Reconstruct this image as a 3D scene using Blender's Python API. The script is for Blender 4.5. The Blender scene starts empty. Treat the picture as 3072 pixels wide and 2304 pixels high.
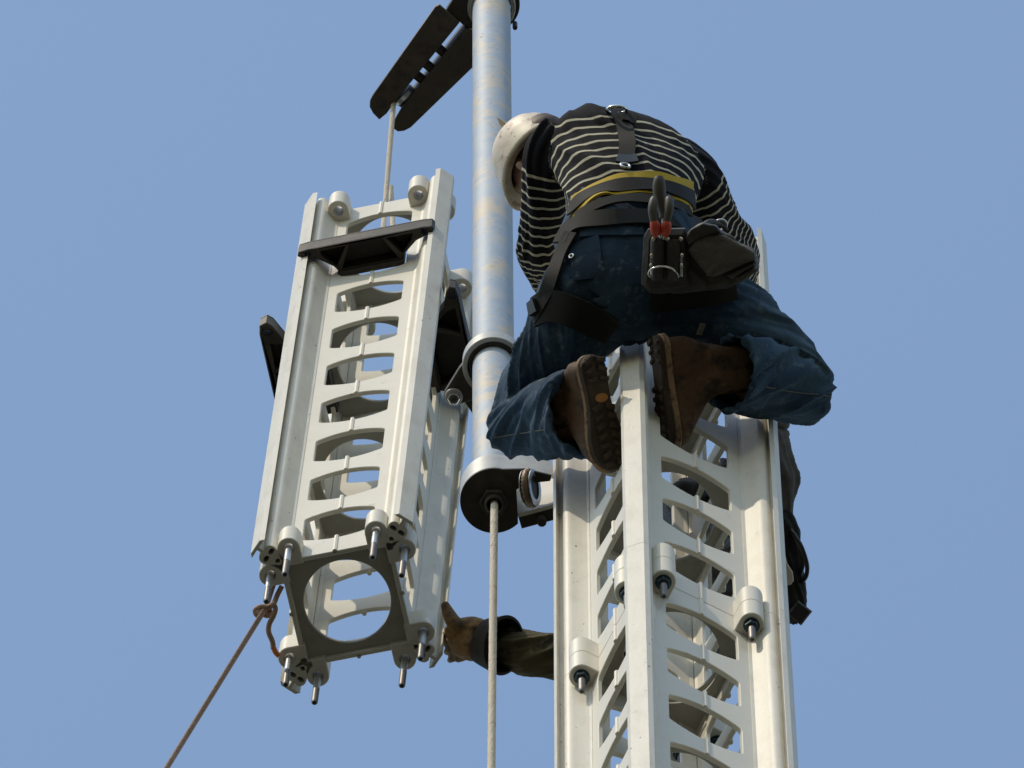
import bpy, bmesh, math, random
import numpy as np
from mathutils import Vector, Matrix, noise, geometry
from mathutils.bvhtree import BVHTree
random.seed(7)
S = bpy.context.scene
COL = S.collection
R = math.radians

# ------------------------------------------------------------------ camera, sky, sun
F, ELEV, ROLL = 36864.0, R(72.46), R(0.36)
CAM = Vector((0, 0, 1.6))
_f = Vector((0, math.cos(ELEV), math.sin(ELEV)))
_x0 = Vector((1, 0, 0)); _u0 = Vector((0, -math.sin(ELEV), math.cos(ELEV)))
_x = _x0 * math.cos(ROLL) + _u0 * math.sin(ROLL)
_u = -_x0 * math.sin(ROLL) + _u0 * math.cos(ROLL)
def P(px, py, D):
    """world point seen at photo pixel (px,py) at distance D along the lens axis"""
    return CAM + (_f + _x * ((px - 1536) / F) - _u * ((py - 1152) / F)) * D
def PZ(px, py, z):
    r = _f + _x * ((px - 1536) / F) - _u * ((py - 1152) / F)
    return CAM + r * ((z - CAM.z) / r.z)
cd = bpy.data.cameras.new('camera'); cam = bpy.data.objects.new('camera', cd); COL.objects.link(cam)
cd.sensor_width = 36; cd.lens = F / 3072 * 36; cd.clip_end = 8000; cd.clip_start = 0.5
m = Matrix.Identity(4)
for i, v in enumerate((_x, _u, -_f)):
    for j in range(3): m[j][i] = v[j]
m.translation = CAM; cam.matrix_world = m; S.camera = cam

SUN_AZ, SUN_EL = R(47), R(49)      # azimuth from the left (-X) towards the viewer (-Y)
sdir = Vector((-math.cos(SUN_EL) * math.cos(SUN_AZ), -math.cos(SUN_EL) * math.sin(SUN_AZ), math.sin(SUN_EL)))
W = bpy.data.worlds.new('World'); S.world = W; W.use_nodes = True
nt = W.node_tree; bg = nt.nodes['Background']
sky = nt.nodes.new('ShaderNodeTexSky'); sky.sky_type = 'NISHITA'; sky.sun_disc = False
sky.sun_elevation = SUN_EL; sky.sun_rotation = math.atan2(sdir.x, sdir.y)
sky.air_density = 2.0; sky.dust_density = 1.0; sky.ozone_density = 3.0; sky.altitude = 50
hs = nt.nodes.new('ShaderNodeHueSaturation'); hs.inputs['Saturation'].default_value = 0.98; hs.inputs['Hue'].default_value = 0.503; hs.inputs['Value'].default_value = 1.06
nt.links.new(sky.outputs[0], hs.inputs['Color']); nt.links.new(hs.outputs[0], bg.inputs['Color'])
bg.inputs['Strength'].default_value = 0.15
sl = bpy.data.lights.new('sun', 'SUN'); so = bpy.data.objects.new('sun', sl); COL.objects.link(so)
sl.energy = 2.3; sl.angle = R(0.53); sl.color = (1.0, 0.885, 0.70)
so.rotation_euler = sdir.to_track_quat('Z', 'Y').to_euler(); so.location = (-20, -20, 40)
S.view_settings.view_transform = 'Standard'; S.view_settings.look = 'None'
S.view_settings.exposure = 0.0; S.view_settings.gamma = 1.0; S.view_settings.use_curve_mapping = False

# ------------------------------------------------------------------ materials
def mat(name, col, rough=.5, metal=0, var=None, scale=8, bump=0, bscale=60, spots=None, coat=0, stretch=(1, 1, 1), detail=6, spec=.5):
    m = bpy.data.materials.new(name); m.use_nodes = True
    n = m.node_tree.nodes; l = m.node_tree.links; b = n['Principled BSDF']
    b.inputs['Base Color'].default_value = (*col, 1); b.inputs['Roughness'].default_value = rough
    b.inputs['Metallic'].default_value = metal; b.inputs['Specular IOR Level'].default_value = spec
    tc = n.new('ShaderNodeTexCoord'); mp = n.new('ShaderNodeMapping'); mp.inputs['Scale'].default_value = stretch
    l.new(tc.outputs['Object'], mp.inputs[0]); vec = mp.outputs[0]
    last = None
    if var:                                   # list of (colour, lo, hi, scale)
        last = col
        for k, (c2, lo, hi, sc) in enumerate(var):
            t = n.new('ShaderNodeTexNoise'); t.inputs['Scale'].default_value = sc; t.inputs['Detail'].default_value = detail
            t.inputs['Roughness'].default_value = .65
            ad = n.new('ShaderNodeVectorMath'); ad.inputs[1].default_value = (k * 3.7, k * 1.9, k * 5.1)
            l.new(vec, ad.inputs[0]); l.new(ad.outputs[0], t.inputs['Vector'])
            r = n.new('ShaderNodeMapRange'); r.inputs['From Min'].default_value = lo; r.inputs['From Max'].default_value = hi
            l.new(t.outputs['Fac'], r.inputs['Value'])
            mx = n.new('ShaderNodeMix'); mx.data_type = 'RGBA'
            l.new(r.outputs[0], mx.inputs['Factor'])
            if isinstance(last, tuple): mx.inputs['A'].default_value = (*last, 1)
            else: l.new(last, mx.inputs['A'])
            mx.inputs['B'].default_value = (*c2, 1); last = mx.outputs['Result']
        l.new(last, b.inputs['Base Color'])
    if bump:
        t = n.new('ShaderNodeTexNoise'); t.inputs['Scale'].default_value = bscale; t.inputs['Detail'].default_value = 5
        l.new(vec, t.inputs['Vector'])
        bp = n.new('ShaderNodeBump'); bp.inputs['Strength'].default_value = bump; bp.inputs['Distance'].default_value = .004
        l.new(t.outputs['Fac'], bp.inputs['Height']); l.new(bp.outputs[0], b.inputs['Normal'])
    m['last'] = 0
    return m
M_white = mat('white_paint', (.71, .675, .59), .45, var=[((.65, .61, .53), .46, .72, 4), ((.50, .46, .40), .64, .72, 26), ((.14, .12, .09), .725, .745, 70)], bump=.10, bscale=140)
M_leg = mat('worn_white_paint', (.71, .675, .59), .45, var=[((.63, .585, .50), .48, .68, 20), ((.13, .11, .085), .665, .685, 60), ((.46, .40, .32), .67, .72, 16)], bump=.12, bscale=120, stretch=(1, 1, .35))
M_plate_shade = mat('shade_grey_cast_plate', (.40, .385, .33), .6, var=[((.32, .30, .25), .5, .68, 10)], bump=.15, bscale=90)  # cast grey kept dark: shade inside the mast is put into the plate colour
M_hole = mat('cavity_dark', (.02, .02, .018), .9)
M_galv = mat('galvanized_steel', (.345, .41, .505), .6, .08, var=[((.49, .44, .37), .46, .60, 9), ((.31, .38, .48), .50, .62, 19), ((.30, .27, .23), .60, .72, 45), ((.22, .14, .09), .67, .72, 34)], bump=.08, bscale=150, stretch=(1, 1, .75))
M_zinc = mat('zinc_plated_steel', (.55, .57, .58), .35, .8, var=[((.35, .36, .37), .5, .7, 40)])
M_thread = mat('threaded_steel', (.22, .21, .20), .5, .7)
M_dsteel = mat('dark_weathered_steel', (.042, .036, .028), .6, .25, var=[((.085, .07, .05), .5, .7, 9), ((.035, .029, .024), .5, .7, 25)], bump=.2, bscale=90)
M_jib = mat('brown_weathered_plate', (.095, .075, .057), .6, .15, var=[((.14, .11, .08), .5, .7, 11), ((.055, .043, .034), .5, .66, 24)], bump=.2, bscale=80)
M_grey = mat('grey_painted_steel', (.45, .45, .43), .45, .2, var=[((.36, .36, .35), .5, .7, 20)])
M_black = mat('black_rubber', (.015, .015, .017), .4)
M_bnut = mat('blackened_nut', (.035, .06, .075), .35, .6)
M_chrome = mat('bright_steel', (.75, .75, .74), .18, 1.0)
M_rope = mat('cream_rope', (.74, .66, .56), .85, var=[((.55, .42, .33), .55, .70, 22)], bump=.4, bscale=500)
M_tag = mat('brown_rope', (.40, .27, .21), .85, var=[((.50, .36, .28), .5, .7, 40)], bump=.3, bscale=400)
M_tagend = mat('orange_rope_end', (.75, .24, .06), .7)
M_wire = mat('rusty_wire_rope', (.23, .16, .11), .55, .5, var=[((.12, .08, .06), .5, .65, 50)])
M_skin = mat('skin', (.30, .16, .11), .5)
M_hair = mat('brown_hair', (.06, .03, .015), .6)
M_denim = mat('blue_denim', (.026, .055, .100), .88, var=[((.070, .118, .165), .46, .74, 5), ((.014, .026, .046), .48, .74, 4), ((.10, .15, .19), .56, .72, 34)], bump=.35, bscale=75, spec=.2)
M_thread2 = mat('tan_seam_thread', (.13, .12, .10), .9)
M_web = mat('black_webbing', (.013, .0125, .012), .75, bump=.25, bscale=500, spec=.3)
M_pouch = mat('worn_black_leather', (.030, .027, .024), .6, var=[((.075, .066, .055), .5, .7, 14)], bump=.35, bscale=70)
M_flap = mat('faded_canvas_flap', (.075, .066, .055), .8, var=[((.04, .036, .03), .5, .7, 12)], bump=.35, bscale=200)
M_yellow = mat('yellow_padding', (.50, .34, .015), .8, bump=.2, bscale=120)
M_boot = mat('brown_boot_leather', (.085, .046, .024), .75, var=[((.16, .09, .05), .5, .68, 16), ((.03, .019, .013), .5, .62, 22)], bump=.5, bscale=60, spec=.3)
M_welt = mat('tan_boot_edge', (.24, .15, .085), .8, var=[((.07, .042, .025), .48, .6, 30)], bump=.6, bscale=60)
M_sole = mat('dark_boot_sole', (.030, .018, .011), .85, var=[((.075, .040, .020), .52, .7, 12)], bump=.5, bscale=80)
M_badge = mat('orange_sole_badge', (.34, .15, .03), .7)
M_helmet = mat('scuffed_cream_plastic', (.72, .64, .52), .5, var=[((.60, .49, .38), .48, .62, 14), ((.30, .18, .12), .62, .66, 46), ((.42, .30, .22), .60, .64, 24)], bump=.08, bscale=40)
M_inhelm = mat('helmet_lining', (.055, .028, .016), .85)
M_grip = mat('grey_brown_grip', (.060, .050, .036), .55)
M_red = mat('red_grip_collar', (.50, .06, .03), .45)
M_jacket = mat('grey_jacket_cloth', (.10, .095, .10), .9, var=[((.15, .145, .145), .5, .7, 8)], bump=.3, bscale=200, spec=.2)
M_olive = mat('olive_camouflage_cloth', (.09, .077, .042), .9, var=[((.036, .032, .02), .50, .56, 9), ((.15, .125, .075), .55, .62, 13)], bump=.3, bscale=250, spec=.2)
M_glove = mat('tan_glove_leather', (.27, .16, .065), .8, var=[((.07, .042, .025), .46, .62, 17)], bump=.3, bscale=90)
M_cuff = mat('dark_gauntlet_cloth', (.030, .024, .018), .9, var=[((.012, .011, .010), .45, .6, 18)])
M_ground = mat('dry_grass_earth', (.046, .039, .026), .95, var=[((.028, .034, .017), .45, .6, .15), ((.065, .053, .036), .5, .7, .6)])

# striped jersey: thin cream lines every 2 cm along each limb, plain navy yoke (a woven pattern carried by the cloth)
def make_stripe():
    m = bpy.data.materials.new('striped_jersey'); m.use_nodes = True
    n = m.node_tree.nodes; l = m.node_tree.links; b = n['Principled BSDF']; b.inputs['Roughness'].default_value = .9
    b.inputs['Specular IOR Level'].default_value = .2
    a = n.new('ShaderNodeAttribute'); a.attribute_name = 'run'
    a2 = n.new('ShaderNodeAttribute'); a2.attribute_name = 'plain'
    d = n.new('ShaderNodeMath'); d.operation = 'DIVIDE'; d.inputs[1].default_value = 1.0
    fr = n.new('ShaderNodeMath'); fr.operation = 'FRACT'
    lt = n.new('ShaderNodeMath'); lt.operation = 'LESS_THAN'; lt.inputs[1].default_value = .235
    g = n.new('ShaderNodeMath'); g.operation = 'GREATER_THAN'; g.inputs[1].default_value = .5
    mu = n.new('ShaderNodeMath'); mu.operation = 'MULTIPLY'
    mx = n.new('ShaderNodeMix'); mx.data_type = 'RGBA'
    mx.inputs['A'].default_value = (.009, .009, .014, 1); mx.inputs['B'].default_value = (.60, .56, .44, 1)
    l.new(a.outputs['Fac'], d.inputs[0]); l.new(d.outputs[0], fr.inputs[0]); l.new(fr.outputs[0], lt.inputs[0])
    l.new(a2.outputs['Fac'], g.inputs[0]); l.new(lt.outputs[0], mu.inputs[0]); l.new(g.outputs[0], mu.inputs[1])
    l.new(mu.outputs[0], mx.inputs['Factor']); l.new(mx.outputs['Result'], b.inputs['Base Color'])
    t = n.new('ShaderNodeTexNoise'); t.inputs['Scale'].default_value = 260; bp = n.new('ShaderNodeBump'); bp.inputs['Strength'].default_value = .3
    bp.inputs['Distance'].default_value = .003; l.new(t.outputs['Fac'], bp.inputs['Height']); l.new(bp.outputs[0], b.inputs['Normal'])
    return m
M_stripe = make_stripe(); TORSO_TOP = 9.6

# ------------------------------------------------------------------ object helpers
def link(name, me, material=None, parent=None, mw=None):
    o = bpy.data.objects.new(name, me); COL.objects.link(o)
    if material and me and not me.materials: me.materials.append(material)
    if parent: o.parent = parent
    if mw is not None: o.matrix_local = mw
    return o
def thing(name, label, cat, group=None, mw=None):
    o = bpy.data.objects.new(name, None); COL.objects.link(o); o.empty_display_size = .1
    if mw is not None: o.matrix_world = mw
    tag(o, label, cat, group); return o
def tag(o, label, cat, group=None):
    o['label'] = label; o['category'] = cat
    if group: o['group'] = group
    return o
def finish(me, ang=35):
    for p in me.polygons: p.use_smooth = True
    if ang < 180: me.set_sharp_from_angle(angle=R(ang))
    return me
def from_bm(bm, name, ang=35):
    bmesh.ops.recalc_face_normals(bm, faces=bm.faces)
    me = bpy.data.meshes.new(name); bm.to_mesh(me); bm.free(); return finish(me, ang)
def from_py(name, v, f, ang=180):
    me = bpy.data.meshes.new(name); me.from_pydata([tuple(p) for p in v], [], f); me.update()
    bm = bmesh.new(); bm.from_mesh(me); bmesh.ops.recalc_face_normals(bm, faces=bm.faces); bm.to_mesh(me); bm.free()
    return finish(me, ang)
def evaluated(o, name):
    dg = bpy.context.evaluated_depsgraph_get(); dg.update()
    me = bpy.data.meshes.new_from_object(o.evaluated_get(dg)); me.name = name; return me
def plate(name, loops, z0, z1, bev=.0012, ang=35):
    """2-D outline (first loop) with holes, extruded from z0 to z1, edges bevelled"""
    bev = min(bev, (z1 - z0) * .45); V, Fc = [], []; inner = []; edges = []; cap = []
    for li, lp in enumerate(loops):
        lp = [Vector(p[:2]) for i, p in enumerate(lp) if (Vector(p[:2]) - Vector(lp[i - 1][:2])).length > 1e-6]
        n = len(lp); area = sum(lp[i - 1].cross(lp[i]) for i in range(n))
        if (area > 0) == (li > 0): lp = lp[::-1]
        ins = []
        for i in range(n):
            a = (lp[i] - lp[i - 1]).normalized(); b = (lp[(i + 1) % n] - lp[i]).normalized()
            na, nb = Vector((-a.y, a.x)), Vector((-b.y, b.x)); m = na + nb
            m = m / max(m.dot(m) / 2, .5) if m.length > 1e-3 else na
            ins.append(lp[i] + m * bev)
        base = len(V)
        for L, z in ((ins, z0), (lp, z0 + bev), (lp, z1 - bev), (ins, z1)): V += [(p.x, p.y, z) for p in L]
        for r in range(3):
            for i in range(n):
                j = (i + 1) % n; Fc.append((base + r * n + i, base + r * n + j, base + (r + 1) * n + j, base + (r + 1) * n + i))
        c0 = len(cap); cap += ins; edges += [(c0 + i, c0 + (i + 1) % n) for i in range(n)]; inner.append((base, n))
    idx_lo = [b + i for b, n in inner for i in range(n)]; idx_hi = [b + 3 * n + i for b, n in inner for i in range(n)]
    cv, _, cf, vo, _, _ = geometry.delaunay_2d_cdt(cap, edges, [], 0, 1e-7)
    mp = [o[0] if o else None for o in vo]; EA = np.array([(cap[i], cap[j]) for i, j in edges]); x1, y1, x2, y2 = EA[:, 0, 0], EA[:, 0, 1], EA[:, 1, 0], EA[:, 1, 1]
    for f in cf:
        if any(mp[i] is None for i in f): continue
        f = [mp[i] for i in f]; cx = sum(cap[i].x for i in f) / len(f); cy = sum(cap[i].y for i in f) / len(f)
        k = (y1 > cy) != (y2 > cy)
        if (x1[k] + (cy - y1[k]) * (x2[k] - x1[k]) / (y2[k] - y1[k]) > cx).sum() % 2 == 0: continue
        Fc.append(tuple(idx_hi[i] for i in f)); Fc.append(tuple(idx_lo[i] for i in f[::-1]))
    return from_py(name, V, Fc, ang)
def joinme(name, mes, ang=35):
    bm = bmesh.new()
    for me in mes: bm.from_mesh(me)
    out = bpy.data.meshes.new(name); bm.to_mesh(out); bm.free(); return finish(out, ang)
def circ(cx, cy, r, n=24, a0=0, a1=360, ry=None):
    ry = ry or r
    k = n if abs(a1 - a0) == 360 else n + 1
    return [(cx + r * math.cos(R(a0 + (a1 - a0) * i / n)), cy + ry * math.sin(R(a0 + (a1 - a0) * i / n))) for i in range(k)]
def hull(pts):
    pts = sorted(set((round(x, 6), round(y, 6)) for x, y in pts))
    def half(ps):
        h = []
        for p in ps:
            while len(h) > 1 and (h[-1][0] - h[-2][0]) * (p[1] - h[-2][1]) - (h[-1][1] - h[-2][1]) * (p[0] - h[-2][0]) <= 0: h.pop()
            h.append(p)
        return h
    a = half(pts); b = half(pts[::-1]); return a[:-1] + b[:-1]
def box(name, x0, x1, y0, y1, z0, z1, bev=.002):
    return plate(name, [[(x0, y0), (x1, y0), (x1, y1), (x0, y1)]], z0, z1, bev)
def cyl(name, r, z0, z1, n=20, bev=.001, r_in=None):
    return plate(name, [circ(0, 0, r, n)] + ([circ(0, 0, r_in, n)] if r_in else []), z0, z1, bev)
def catmull(pts, n):
    pts = np.array(pts, float); p = np.vstack([2 * pts[0] - pts[1], pts, 2 * pts[-1] - pts[-2]]); out = []
    for i in range(1, len(p) - 2):
        for k in range(n):
            t = k / n
            out.append(.5 * (2 * p[i] + (p[i + 1] - p[i - 1]) * t + (2 * p[i - 1] - 5 * p[i] + 4 * p[i + 1] - p[i + 2]) * t * t + (3 * p[i] - p[i - 1] + p[i + 2] - 3 * p[i + 1]) * t ** 3))
    out.append(pts[-1]); return np.array(out)
def tube_geo(pts, rad, seg=8, V=None, Fc=None):
    """round tube through world points"""
    V = [] if V is None else V; Fc = [] if Fc is None else Fc; base = len(V)
    pts = [Vector(p) for p in pts]; n = len(pts); up = None
    for i, p in enumerate(pts):
        t = (pts[min(i + 1, n - 1)] - pts[max(i - 1, 0)]).normalized()
        if up is None: up = t.orthogonal().normalized()
        up = (up - t * up.dot(t)).normalized(); s = t.cross(up)
        r = rad[i] if hasattr(rad, '__len__') else rad
        for k in range(seg):
            a = 2 * math.pi * k / seg; V.append(p + up * (r * math.cos(a)) + s * (r * math.sin(a)))
    for i in range(n - 1):
        for k in range(seg):
            Fc.append((base + i * seg + k, base + i * seg + (k + 1) % seg, base + (i + 1) * seg + (k + 1) % seg, base + (i + 1) * seg + k))
    Fc.append(tuple(base + k for k in range(seg))[::-1]); Fc.append(tuple(base + (n - 1) * seg + k for k in range(seg)))
    return V, Fc
def tube(name, pts, rad, seg=8, ang=60):
    V, Fc = tube_geo(pts, rad, seg); return from_py(name, V, Fc, ang)
def twisted_rope(name, a, b, r, pitch=.04, strands=3, step=10, seg=6):
    a, b = Vector(a), Vector(b); d = b - a; L = d.length; d.normalize(); u = d.orthogonal().normalized(); w = d.cross(u)
    V, Fc = [], []; n = int(L / pitch * step)
    for s in range(strands):
        pts = []
        for i in range(n + 1):
            an = 2 * math.pi * (i / step + s / strands); pts.append(a + d * (L * i / n) + (u * math.cos(an) + w * math.sin(an)) * r * .48)
        tube_geo(pts, r * .56, seg, V, Fc)
    return from_py(name, V, Fc, 60)
def hexnut(name, r, h, hole=None): return plate(name, [circ(0, 0, r, 6)] + ([circ(0, 0, hole, 16)] if hole else []), 0, h, .0015)

# ------------------------------------------------------------------ ground
V = [(0, 0, 0)] + [(4000 * math.cos(i * math.pi / 24), 4000 * math.sin(i * math.pi / 24), 0) for i in range(48)]
g = link('ground', from_py('ground', V, [(0, 1 + i, 1 + (i + 1) % 48) for i in range(48)]), M_ground); g['kind'] = 'structure'

# ------------------------------------------------------------------ mast sections
T = .225; LEN = 3.0; PITCH = .32
def t_(l): return [(x * T, y * T) for x, y in l]
half = [(.80, .93), (.742, .93), (.823, .852), (.772, .801), (.764, .828), (.745, .845), (.715, .853), (.685, .847), (.655, .826), (.635, .79), (.61, .735), (.555, .658), (.525, .648), (.525, .585), (.56, .57)]
leg_poly = half + [(.58, .58)] + [(y, x) for x, y in half[::-1]]
def lens(cx, cy, dx, dy, r1, r2):
    return [(cx + r1 * math.cos(a) * dx - r2 * math.sin(a) * dy, cy + r1 * math.cos(a) * dy + r2 * math.sin(a) * dx) for a in [i * math.pi / 5 for i in range(10)]]
ME_leg = plate('leg', [t_(leg_poly), t_(lens(.70, .775, .707, -.707, .045, .028)), t_(lens(.775, .70, .707, -.707, .045, .028)),
                       t_(circ(.645, .645, .035, 12))], 0, LEN, .0012, 30)
def slot(zc):
    hw, ht, hb, he = .405 * T, .116, .112, .076
    out = []
    def arc(sgn, h):
        pts = []
        for i in range(17):
            x = -1 + 2 * i / 16
            pts.append((x * (hw - .006), sgn * (he + .010 + (h - he - .010) * (1 - abs(x) ** 2.0))))
        return pts
    top = arc(1, ht); bot = arc(-1, hb)[::-1]
    out = [(-hw, -he + .004), (-hw, he - .004), (-hw + .0015, he + .005)] + top + [(hw - .0015, he + .005), (hw, he - .004), (hw, -he + .004), (hw - .0015, -he - .005)] + bot + [(-hw + .0015, -he - .005)]
    return [(x, zc + y) for x, y in out]
slots = [2.784 - PITCH * k for k in range(9)]
pan = plate('lattice_panel', [[(-.55 * T, .002), (.55 * T, .002), (.55 * T, LEN - .002), (-.55 * T, LEN - .002)]] + [slot(z) for z in slots], -.006, .006, .0016, 40)
ribs = []
edges = [LEN - .004] + [v for z in slots for v in (z + .113, z - .109)] + [.005]
for i in range(0, len(edges), 2):
    a, b = edges[i], edges[i + 1]
    r = plate('rib', [circ(0, 0, .0065, 8)], b - .003, a + .003, .001)
    r.transform(Matrix.Translation((0, 0, 0))); r.transform(Matrix.Rotation(-math.pi / 2, 4, 'X') @ Matrix.Identity(4))
    # plate axis Z -> panel's up (Y here)
    r.transform(Matrix.Scale(-1, 4, (0, 0, 1))) if False else None
    r.transform(Matrix.Translation((0, 0, .0052))); ribs.append(r)
for r in ribs:                                       # rotate result: axis must run along +Y
    lo = min(v.co.y for v in r.vertices)
    if lo < -.2: r.transform(Matrix.Scale(-1, 4, (0, 1, 0))); r.flip_normals()
ME_panel = joinme('lattice_panel', [pan] + ribs, 40)
ME_panel.transform(Matrix.Rotation(math.pi / 2, 4, 'X'))            # outline Y -> world Z, front towards -Y
ME_panel.transform(Matrix.Translation((0, -.64 * T + .006, 0)))
BR = .128 * T
bo = [(BR, -.20 * T)] + [(BR * math.cos(R(a)), BR * math.sin(R(a))) for a in range(0, 181, 15)] + [(-BR, -.20 * T)]
ME_boss = plate('bolt_boss', [bo, circ(0, 0, .062 * T, 16)], 0, .099, .0022, 30)
sq = .632 * T; rc = .05 * T
def rsq(h, r): return [p for cx, cy, a in ((h - r, h - r, 0), (-h + r, h - r, 90), (-h + r, -h + r, 180), (h - r, -h + r, 270)) for p in circ(cx, cy, r, 4, a, a + 90)]
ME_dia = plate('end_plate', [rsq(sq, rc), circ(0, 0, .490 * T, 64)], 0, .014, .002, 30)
ME_shank = cyl('stud', .0088, -.105, 0, 14, .001); ME_thread = None
def thread_mesh():
    V, Fc = [], []; prof = []; z = -.104
    while z > -.197: prof += [(.0086, z), (.0074, z - .0022)]; z -= .0044
    prof += [(.0080, -.198), (.0062, -.202), (.004, -.202), (.003, -.196)]
    for r, z in prof:
        for k in range(14): V.append((r * math.cos(k * math.pi / 7), r * math.sin(k * math.pi / 7), z))
    for i in range(len(prof) - 1):
        for k in range(14): Fc.append((i * 14 + k, i * 14 + (k + 1) % 14, (i + 1) * 14 + (k + 1) % 14, (i + 1) * 14 + k))
    Fc.append(tuple((len(prof) - 1) * 14 + k for k in range(14)))
    return from_py('thread', V, Fc, 60)
ME_thread = thread_mesh()
ME_nut = hexnut('nut', .0165, .017, .0082); ME_washer = cyl('washer', .019, 0, .003, 20, .0008, .009)
# cast bracket, open from below: lip, two ribs, top skin
bw, ow, yo = .087, .190, .080
outl = [(-bw, 0), (-bw - .012, .018), (-.135, .046), (-ow + .012, .058), (-ow, .066), (-ow + .006, .077), (-ow + .03, yo), (ow - .03, yo), (ow - .006, .077), (ow, .066), (ow - .012, .058), (.135, .046), (bw + .012, .018), (bw, 0)]
ctr = [(-bw + .010, .008), (-.045, .070), (.045, .070), (bw - .010, .008)]
lft = [(-bw - .004, .019), (-.058, .068), (-.128, .068), (-.122, .050)]; rgt = [(-x, y) for x, y in lft]
hol = circ(-ow + .028, .068, .007, 12); hor = circ(ow - .028, .068, .007, 12)
ME_br = joinme('guy_bracket', [plate('a', [outl, ctr, lft, rgt, hol, hor], 0, .066, .003), plate('b', [outl, hol, hor], .064, .076, .003),
                               box('c', -bw - .004, bw + .004, -.012, .004, -.012, .090, .002)], 35)
def guybr(): return ME_br

def build_section(name, label, group, mw, studs=True, nuts=False, brackets=(), wear=False):
    root = thing(name, label, 'mast section', group, mw)
    for k in range(4):
        rz = Matrix.Rotation(k * math.pi / 2, 4, 'Z')
        link('leg', ME_leg, M_leg, root, Matrix.Rotation((k + 2) * math.pi / 2, 4, 'Z'))
        link('lattice_panel', ME_panel, M_white, root, rz)
        for sx in (-1, 1):
            base = rz @ Matrix.Translation((sx * .5 * T, -.771 * T, 0))
            link('bolt_boss', ME_boss, M_white, root, base @ Matrix.Rotation(math.pi, 4, 'Z'))
            link('bolt_boss', ME_boss, M_white, root, base @ Matrix.Translation((0, 0, LEN - .099)) @ Matrix.Rotation(math.pi, 4, 'Z'))
            if studs:
                s = link('stud', ME_shank, M_zinc, root, base)
                link('thread', ME_thread, M_thread, s)
                if nuts:
                    link('nut', ME_nut, M_bnut, s, Matrix.Translation((0, 0, -.122)) @ Matrix.Rotation(R(random.uniform(-12, 40)), 4, 'Z'))
                    link('washer', ME_washer, M_bnut, s, Matrix.Translation((0, 0, -.1045)))
    for z in (0.022, 1.0, 2.0, LEN - .030): link('end_plate', ME_dia, M_plate_shade, root, Matrix.Translation((0, 0, z)))
    for k, z, ks in brackets:
        link('guy_bracket', ME_br, M_dsteel, root, Matrix.Rotation(k * math.pi / 2, 4, 'Z') @ Matrix.Translation((-.005 if k == 0 else 0, -.64 * T - .004, z)) @ Matrix.Rotation(math.pi, 4, 'Z') @ Matrix.Diagonal((1, ks, 1, 1)))
    return root
HM = Matrix.Translation((-.4133, 9.8796, 29.4054 + 1.6)) @ Matrix.Rotation(R(-12.385), 4, 'Z') @ Matrix.Rotation(R(1.618), 4, 'Y')
RM0 = Matrix.Translation((.3680, 9.0206, 26.4085 + 1.6)) @ Matrix.Rotation(R(26.78), 4, 'Z')
hang = build_section('mast_section', 'white lattice mast section hanging from the rope, studs pointing down', 'white lattice mast sections', HM,
                     brackets=((0, 2.405, 1), (1, 1.93, 1.35), (3, 1.93, 1.75)))
top = build_section('mast_section', 'upper white section of the standing mast, the man in the hard hat perched on it', 'white lattice mast sections',
                    RM0 @ Matrix.Translation((0, 0, .1)), nuts=True)
low = build_section('mast_section', 'lower white section of the standing mast, below the nutted joint', 'white lattice mast sections',
                    RM0 @ Matrix.Translation((0, 0, .1 - LEN)))
#PARTS2
# ------------------------------------------------------------------ gin pole, its clamp, foot and jib
def PY(px, py, Y):
    r = _f + _x * ((px - 1536) / F) - _u * ((py - 1152) / F)
    return CAM + r * ((Y - CAM.y) / r.y)
PYL = 9.42
foot = PY(1482, 1500, PYL); ptop = PY(1473, -260, PYL)
pax = (ptop - foot).normalized()
GP = thing('gin_pole', 'galvanized round steel gin pole standing upright between the two masts', 'pole', None, Matrix.Translation(foot))
GPi = Matrix.Translation(-foot)
def child(name, me, material, parent, offs=None):
    """mesh given in world coordinates, stored relative to its thing"""
    o = link(name, me, material, parent)
    o.matrix_local = parent.matrix_world.inverted() if offs is None else offs
    return o
GPq = Vector((0, 0, 1)).rotation_difference(pax).to_matrix().to_4x4()
L_p = (ptop - foot).length
link('tube', cyl('tube', .0535, .02, L_p, 48, .001, .047), M_galv, GP, GPq)
def on_axis(py): return PY(1482, py, PYL).z
# foot: drum with an arm, hollow nut below, grey cheek plate, sheave with wire rope
FT = thing('swivel_base', 'grey steel drum under the gin pole with a hollow nut and sheave arm', 'swivel base', None, Matrix.Translation(foot))
arm = PZ(1652, 1445, foot.z) - foot
pear = [tuple((PZ(x, y, foot.z) - foot)[:2]) for x, y in [(1482 + 102 * math.cos(R(a)), 1500 - 97 * math.sin(R(a))) for a in range(75, 319, 6)] + [(1551, 1500), (1549, 1467), (1575, 1449), (1650, 1441), (1656, 1424), (1575, 1405)]]
link('drum', plate('drum', [pear, circ(0, 0, .024, 24)], 0, .112, .002), M_grey, FT)
link('under_plate', plate('under_plate', [pear, circ(0, 0, .024, 24)], -.007, -.0005, .001), M_dsteel, FT)
link('hollow_nut', hexnut('hollow_nut', .036, .018, .0215), M_dsteel, FT, Matrix.Translation((0, 0, -.0245)))
link('guide_tube', cyl('guide_tube', .0235, -.042, -.007, 28, .002, .0175), M_dsteel, FT)
for a in (118, 298):
    link('screw', cyl('screw', .006, -.009, -.0062, 10, .0008), M_black, FT, Matrix.Translation((.068 * math.cos(R(a)), .068 * math.sin(R(a)), 0)))
p1, p2 = PZ(1552, 1542, foot.z) - foot, PZ(1690, 1505, foot.z) - foot
dv = (p2 - p1); ln = dv.length; ang = math.atan2(dv.y, dv.x)
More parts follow.
